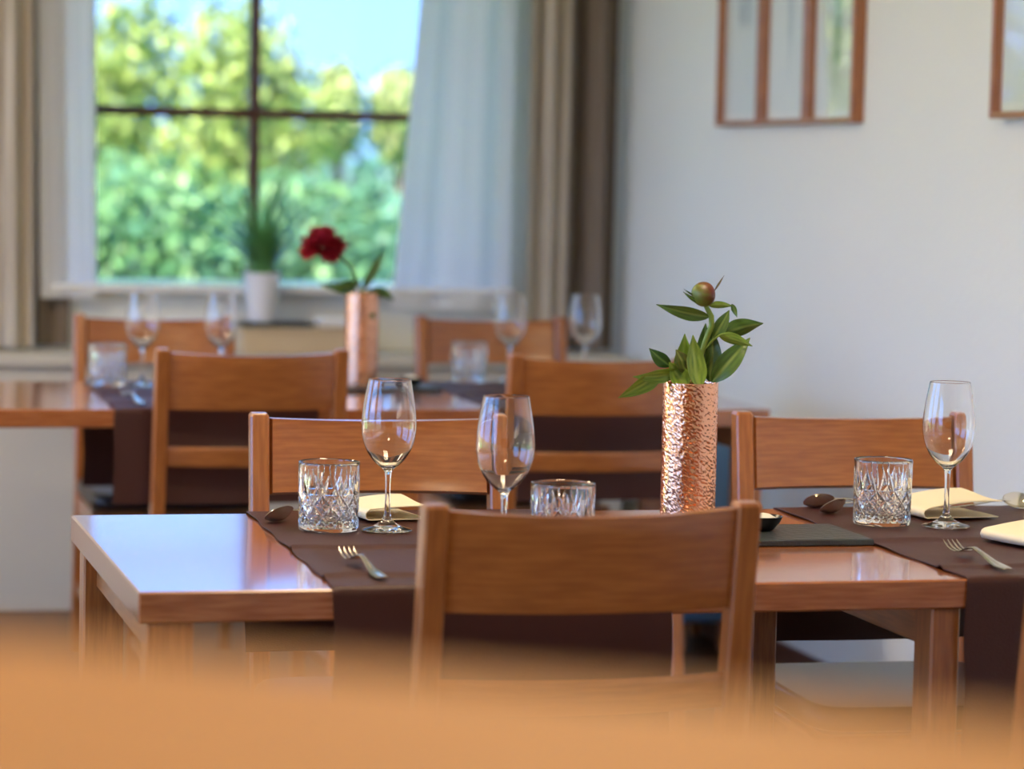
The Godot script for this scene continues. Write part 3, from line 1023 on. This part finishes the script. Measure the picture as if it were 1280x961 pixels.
func rose_vase() -> void:
	var V := Vector3(0.960, 0.7605, -3.29)
	var o := part(numbered("copper_vase"), vase_mesh(), M.copper, self, V)
	tag(o, "blurred copper cylinder vase on the rear table holding a red flower", "vase", "copper vases")
	var t := thing("red_peony", "dark red open peony with drooping leaves in the rear vase", "flower", V + Vector3(0, 0.0085, 0))
	var top := Vector3(-0.098, 0.322, -0.005)
	part("stem", tube([Vector3(0.004, 0.17, 0), Vector3(0.0, 0.215, 0), Vector3(-0.03, 0.275, 0.0), Vector3(-0.062, 0.30, 0), top + Vector3(0, -0.01, 0)], [0.004, 0.004, 0.004, 0.004, 0.004], 8), M.stem, t)
	var r := RandomNumberGenerator.new()
	r.seed = 77
	for i in 46:                                   # petals, ring upon ring
		var ring := i / 46.0
		var az := i * 2.4
		var el := lerpf(1.35, -0.75, ring) + r.randf_range(-0.15, 0.15)
		var d := Vector3(cos(az) * cos(el), sin(el), sin(az) * cos(el))
		var base := top + d * 0.008
		var tip := top + d * lerpf(0.034, 0.058, sqrt(ring)) * r.randf_range(0.9, 1.15) + Vector3(0, 0.006, 0)
		var side := d.cross(Vector3(0.1, 1, 0.2)).normalized()
		var v := PackedVector3Array()
		var idx := PackedInt32Array()
		var n := 5
		for a in n + 1:
			var tt := float(a) / n
			for b in 5:
				var q := (b - 2) / 2.0
				var hw := 0.019 * sqrt(sin(PI * clampf(0.12 + tt * 0.76, 0, 1))) * (0.8 + 0.4 * ring)
				v.append(base.lerp(tip, tt) + side * q * hw + side.cross(d) * (q * q * 0.009 + r.randf_range(-0.0015, 0.0015)))
		for a in n:
			for b in 4:
				var e := a * 5 + b
				idx.append_array([e, e + 5, e + 6, e, e + 6, e + 1])
		part("petal", build(v, idx, 80.0, false), M.petal, t)
	var dark := Color(0.03, 0.09, 0.02)
	var mid := Color(0.07, 0.15, 0.03)
	var S := Vector3(0, 1, 0.3)
	leaf_part("leaf", t, [
		[Vector3(-0.01, 0.24, 0), Vector3(-0.115, 0.235, 0.03), 0.034, S, 0.035, dark, mid],
		[Vector3(0.0, 0.22, 0), Vector3(0.055, 0.318, 0.0), 0.024, Vector3(1, -0.4, 0.2), 0.006, dark, mid],
		[Vector3(0.01, 0.215, 0.01), Vector3(0.072, 0.195, 0.03), 0.026, S, 0.03, dark, mid],
		[Vector3(0.01, 0.225, 0.03), Vector3(0.022, 0.150, 0.05), 0.030, Vector3(1, 0, -0.3), 0.012, dark, mid]], M.leaf)

# ---------------------------------------------------------------- things by the window
func sill_things() -> void:
	var b := thing("wooden_box", "low tan wooden box on the ledge under the window", "box", Vector3(1.08, 0.735, -4.85))
	part("body", box(Vector3(0.34, 0.066, 0.20), 0.004), M.tan, b, Vector3(0, 0.033, 0))
	part("lid", box(Vector3(0.35, 0.010, 0.21), 0.003), M.tan, b, Vector3(0, 0.071, 0))
	var tr := part(numbered("dark_tray"), box(Vector3(0.215, 0.014, 0.13), 0.004), M.slate, self, Vector3(1.02, 0.818, -4.86))
	tag(tr, "dark flat tray under the white plant pot", "tray")
	var bk := part(numbered("white_cloth"), box(Vector3(0.105, 0.028, 0.10), 0.009), M.sill, self, Vector3(1.195, 0.825, -4.86))
	tag(bk, "small white folded cloth beside the dark tray", "cloth")
	var p := thing("grass_pot", "white tapered pot with long green grass before the window", "potted plant", Vector3(0.985, 0.825, -4.87))
	part("pot", lathe([Vector2(0, 0), Vector2(0.037, 0), Vector2(0.040, 0.003), Vector2(0.054, 0.140), Vector2(0.0545, 0.144), Vector2(0.0515, 0.144), Vector2(0.050, 0.128), Vector2(0, 0.128)], 40, 40.0), M.pot, p)
	part("soil", lathe([Vector2(0, 0.128), Vector2(0.0495, 0.128), Vector2(0.045, 0.132), Vector2(0, 0.134)], 32, 50.0), M.soil, p)
	var r := RandomNumberGenerator.new()
	r.seed = 5
	for i in 190:
		var v := PackedVector3Array()
		var idx := PackedInt32Array()
		var col := PackedColorArray()
		var az := r.randf() * TAU
		var lean := pow(r.randf(), 0.6) * 1.35
		var h := r.randf_range(0.12, 0.24) if r.randf() < 0.75 else r.randf_range(0.26, 0.42)
		var base := Vector3(cos(az), 0, sin(az)) * r.randf() * 0.035 + Vector3(0, 0.13, 0)
		var out := Vector3(cos(az), 0, sin(az))
		var side := Vector3(-sin(az), 0, cos(az))
		for k in 6:
			var t := k / 5.0
			var c := base + Vector3(0, h * t * (1 - 0.25 * t * lean), 0) + out * lean * h * t * t * 0.8
			v.append(c - side * 0.0055 * (1 - t * 0.85))
			v.append(c + side * 0.0055 * (1 - t * 0.85))
			col.append(Color(0.10, 0.28, 0.09))
			col.append(Color(0.16, 0.40, 0.12))
		for k in 5:
			var e := k * 2
			idx.append_array([e, e + 2, e + 3, e, e + 3, e + 1])
		part("blade", build(v, idx, 80.0, false, col), M.leaf, p)
	var s := thing("blue_stool", "blue upholstered stool at the far end of the rear table", "stool", Vector3(2.02, 0, -3.92))
	var cush := []
	for e in [[0.08, 0.0], [0.09, 0.008], [0.53, 0.008], [0.575, 0.0], [0.585, -0.02]]:
		cush.append(rect_ring(Vector3(0, e[0], 0), 0.16 + e[1] * 2, 0.30 + e[1] * 2, 0.02))
	part("cushion", loft(cush, 30.0), M.blue_cloth, s)
	for sx in [-1, 1]:
		for sz in [-1, 1]:
			part("leg", box(Vector3(0.025, 0.085, 0.025), 0.002), M.wood1, s, Vector3(sx * 0.06, 0.0425, sz * 0.12))

func print_texture(kind: int) -> ImageTexture:
	var im := Image.create(96, 192, false, Image.FORMAT_RGB8)
	var n := FastNoiseLite.new()
	n.seed = 40 + kind
	n.frequency = 0.035
	for y in 192:
		for x in 96:
			var base := Color8(226, 230, 226)
			var u := absf(x - 48.0) / 48.0
			var w := y / 192.0
			var q := 0.0
			if kind == 0: q = clampf((0.42 - u) * 8.0, 0, 1) * clampf((0.66 - w) * 20.0, 0, 1) * (0.45 + 0.5 * n.get_noise_2d(x * 2.0, y))
			elif kind == 1: q = clampf((0.5 - u - w * 0.5) * 4.0, 0, 1) * (0.7 + 0.6 * n.get_noise_2d(x, y))
			else: q = clampf((0.3 - u) * 4.0, 0, 1) * clampf((0.55 - absf(w - 0.4)) * 6.0, 0, 1) * (0.6 + 0.5 * n.get_noise_2d(x, y * 2.0))
			im.set_pixel(x, y, base.lerp([Color8(120, 136, 146), Color8(104, 128, 150), Color8(92, 130, 104), Color8(120, 134, 92)][kind], clampf(q, 0, 0.9)))
	return ImageTexture.create_from_image(im)

func pictures() -> void:
	var spots := [[-3.999, -3.660, 0, "narrow framed picture, leftmost of three, with grey abstract print"], [-3.645, -3.312, 1, "narrow framed picture in the middle of three, with pale blue print"], [-3.300, -2.976, 2, "narrow framed picture, rightmost of three, reflecting green trees"], [-2.170, -1.850, 3, "framed picture cut off at the upper right edge of the wall"]]
	for s in spots:
		var z: float = (s[0] + s[1]) / 2
		var w: float = s[1] - s[0]
		var h := 0.72
		var d := 0.034
		var t := thing("picture_frame", s[3], "picture", Vector3(XR, 1.418, z), 0.0, "framed pictures on the white wall")
		var fw := 0.014
		for e in [-1, 1]:
			part("frame_side", box(Vector3(d, h, fw), 0.002), M.wood1, t, Vector3(-d / 2, h / 2, e * (w / 2 - fw / 2)))
		for e in [0.0, 1.0]:
			part("frame_rail", box(Vector3(d, fw, w - 2 * fw), 0.002), M.wood2, t, Vector3(-d / 2, fw / 2 + e * (h - fw), 0))
		var pm := mat(Color.WHITE, 0.8)
		pm.albedo_texture = print_texture(s[2])
		var q := QuadMesh.new()
		q.size = Vector2(w - 2 * fw - 0.02, h - 2 * fw - 0.04)
		part("mount", box(Vector3(0.008, h - 2 * fw, w - 2 * fw), 0.0005), M.mount, t, Vector3(-0.008, h / 2, 0))
		part("print", q, pm, t, Vector3(-0.0128, h / 2, 0), Vector3(0, -PI / 2, 0))
		part("glass_pane", box(Vector3(0.002, h - 2 * fw, w - 2 * fw), 0.0002), M.pane, t, Vector3(-0.020, h / 2, 0))

# ---------------------------------------------------------------- the garden
func leaf_shape() -> ArrayMesh:
	var v := PackedVector3Array([Vector3(0, 0, -0.5), Vector3(0.28, 0.06, -0.1), Vector3(0.2, 0.05, 0.25), Vector3(0, 0, 0.5), Vector3(-0.2, 0.05, 0.25), Vector3(-0.28, 0.06, -0.1)])
	return build(v, PackedInt32Array([0, 1, 3, 1, 2, 3, 0, 3, 5, 5, 3, 4]), 80.0, false)

func tree(called: String, label: String, at: Vector3, blobs: Array, count: int, size: float, colors: Array, sd: int, group: String) -> void:
	var t := thing(called, label, "tree" if called.contains("tree") else "shrub", at, 0.0, group)
	var r := RandomNumberGenerator.new()
	r.seed = sd
	var mm := MultiMesh.new()
	mm.transform_format = MultiMesh.TRANSFORM_3D
	mm.use_colors = true
	if not shapes.has("leaf"): shapes.leaf = leaf_shape()
	mm.mesh = shapes.leaf
	mm.instance_count = count
	var total := 0.0
	for b in blobs: total += b[1].x * b[1].y * b[1].z
	var lowest := 99.0
	for i in count:
		var pick := r.randf() * total
		var bl: Array = blobs[0]
		for b in blobs:
			pick -= b[1].x * b[1].y * b[1].z
			if pick <= 0:
				bl = b
				break
		var d := Vector3(r.randfn(), r.randfn(), r.randfn()).normalized() * pow(r.randf(), 0.45)
		var p: Vector3 = bl[0] + d * bl[1]
		p.y = maxf(p.y, 0.03)
		lowest = minf(lowest, p.y)
		var bs := Basis.from_euler(Vector3(r.randf() * TAU, r.randf() * TAU, r.randf() * TAU)).scaled(Vector3.ONE * size * r.randf_range(0.6, 1.3))
		mm.set_instance_transform(i, Transform3D(bs, p))
		mm.set_instance_color(i, colors[r.randi() % colors.size()] * r.randf_range(0.75, 1.2))
	var f := MultiMeshInstance3D.new()
	f.name = "foliage"
	f.multimesh = mm
	f.material_override = M.foliage
	f.set_meta("kind", "stuff")
	t.add_child(f)
	var hi: Vector3 = blobs[0][0]
	part("trunk", tube([Vector3(0, 0, 0), Vector3(0.03, hi.y * 0.5, 0), Vector3(hi.x, hi.y, hi.z)], [0.07, 0.055, 0.02], 10), M.bark, t)

func garden() -> void:
	slab("garden_ground", Vector3(-40, -0.45, -70), Vector3(50, -0.25, -5.42), M.lawn)
	var g1 := [Color(0.11, 0.25, 0.10), Color(0.16, 0.33, 0.13), Color(0.07, 0.19, 0.09), Color(0.08, 0.22, 0.13)]
	var g2 := [Color(0.27, 0.36, 0.09), Color(0.34, 0.43, 0.12), Color(0.20, 0.30, 0.08)]
	var g3 := [Color(0.36, 0.43, 0.17), Color(0.42, 0.48, 0.22), Color(0.30, 0.39, 0.14)]
	var g4 := [Color(0.07, 0.20, 0.14), Color(0.10, 0.26, 0.18), Color(0.14, 0.31, 0.21)]
	var y := -0.25
	var hedge := "shrubs of the garden hedge"
	var trees := "small trees beyond the hedge"
	tree("garden_shrub", "dense mid green shrub seen low in the left window pane", Vector3(1.6, y, -12.5), [[Vector3(0, 0.75, 0), Vector3(0.95, 0.85, 0.7)]], 5200, 0.085, g1, 1, hedge)
	tree("garden_shrub", "dense green shrub behind the pot of grass", Vector3(2.55, y, -12.8), [[Vector3(0, 0.72, 0), Vector3(0.8, 0.80, 0.7)]], 4600, 0.085, g1, 2, hedge)
	tree("garden_shrub", "blue green shrub seen low in the right window pane", Vector3(3.5, y, -12.6), [[Vector3(0, 0.72, 0), Vector3(0.75, 0.80, 0.7)]], 4600, 0.085, g4, 3, hedge)
	tree("garden_shrub", "green shrub mostly hidden by the left sheer curtain", Vector3(0.5, y, -12.6), [[Vector3(0, 0.75, 0), Vector3(0.8, 0.80, 0.7)]], 3000, 0.09, g1, 4, hedge)
	tree("garden_shrub", "green shrub mostly hidden by the right sheer curtain", Vector3(4.5, y, -12.8), [[Vector3(0, 0.72, 0), Vector3(0.8, 0.80, 0.7)]], 3000, 0.09, g4, 5, hedge)
	tree("garden_tree", "sunlit yellow green tree in the upper left pane beside the curtain", Vector3(2.3, y, -19.0), [[Vector3(0, 2.2, 0), Vector3(0.55, 0.75, 0.6)], [Vector3(-0.2, 1.4, 0), Vector3(0.5, 0.6, 0.5)]], 2600, 0.10, g2, 6, trees)
	tree("garden_tree", "sunlit yellow green tree in the middle of the upper panes", Vector3(3.1, y, -18.5), [[Vector3(0, 2.25, 0), Vector3(0.5, 0.62, 0.5)], [Vector3(0.35, 1.9, 0), Vector3(0.5, 0.5, 0.5)], [Vector3(-0.1, 1.6, 0), Vector3(0.6, 0.5, 0.5)]], 3400, 0.10, g2, 7, trees)
	tree("garden_tree", "small pale sunlit tree at the left of the upper right pane", Vector3(4.0, y, -19.0), [[Vector3(0, 1.95, 0), Vector3(0.2, 0.42, 0.3)]], 900, 0.10, g3, 8, trees)
	tree("garden_tree", "small pale sunlit tree beside the right sheer curtain", Vector3(4.5, y, -19.0), [[Vector3(0, 1.95, 0), Vector3(0.28, 0.42, 0.3)]], 1100, 0.10, g3, 9, trees)
	tree("garden_tree", "broad sunlit tree further left, mirrored in the rightmost of three pictures", Vector3(-3.2, y, -18.0), [[Vector3(0, 2.5, 0), Vector3(1.8, 1.9, 1.0)]], 6000, 0.13, g2, 11, trees)
	tree("garden_tree", "broad pale green tree furthest left, mirrored in the cut off picture", Vector3(-6.8, y, -18.5), [[Vector3(0, 2.5, 0), Vector3(1.9, 1.9, 1.0)]], 6000, 0.13, g2, 12, trees)
	tree("garden_shrub", "long dark green shrub row far behind the small trees", Vector3(4.0, y, -24.0), [[Vector3(-1.5, 0.9, 0), Vector3(2.2, 1.05, 0.6)], [Vector3(1.8, 0.9, 0), Vector3(2.2, 1.0, 0.6)]], 6000, 0.16, g4, 10, hedge)
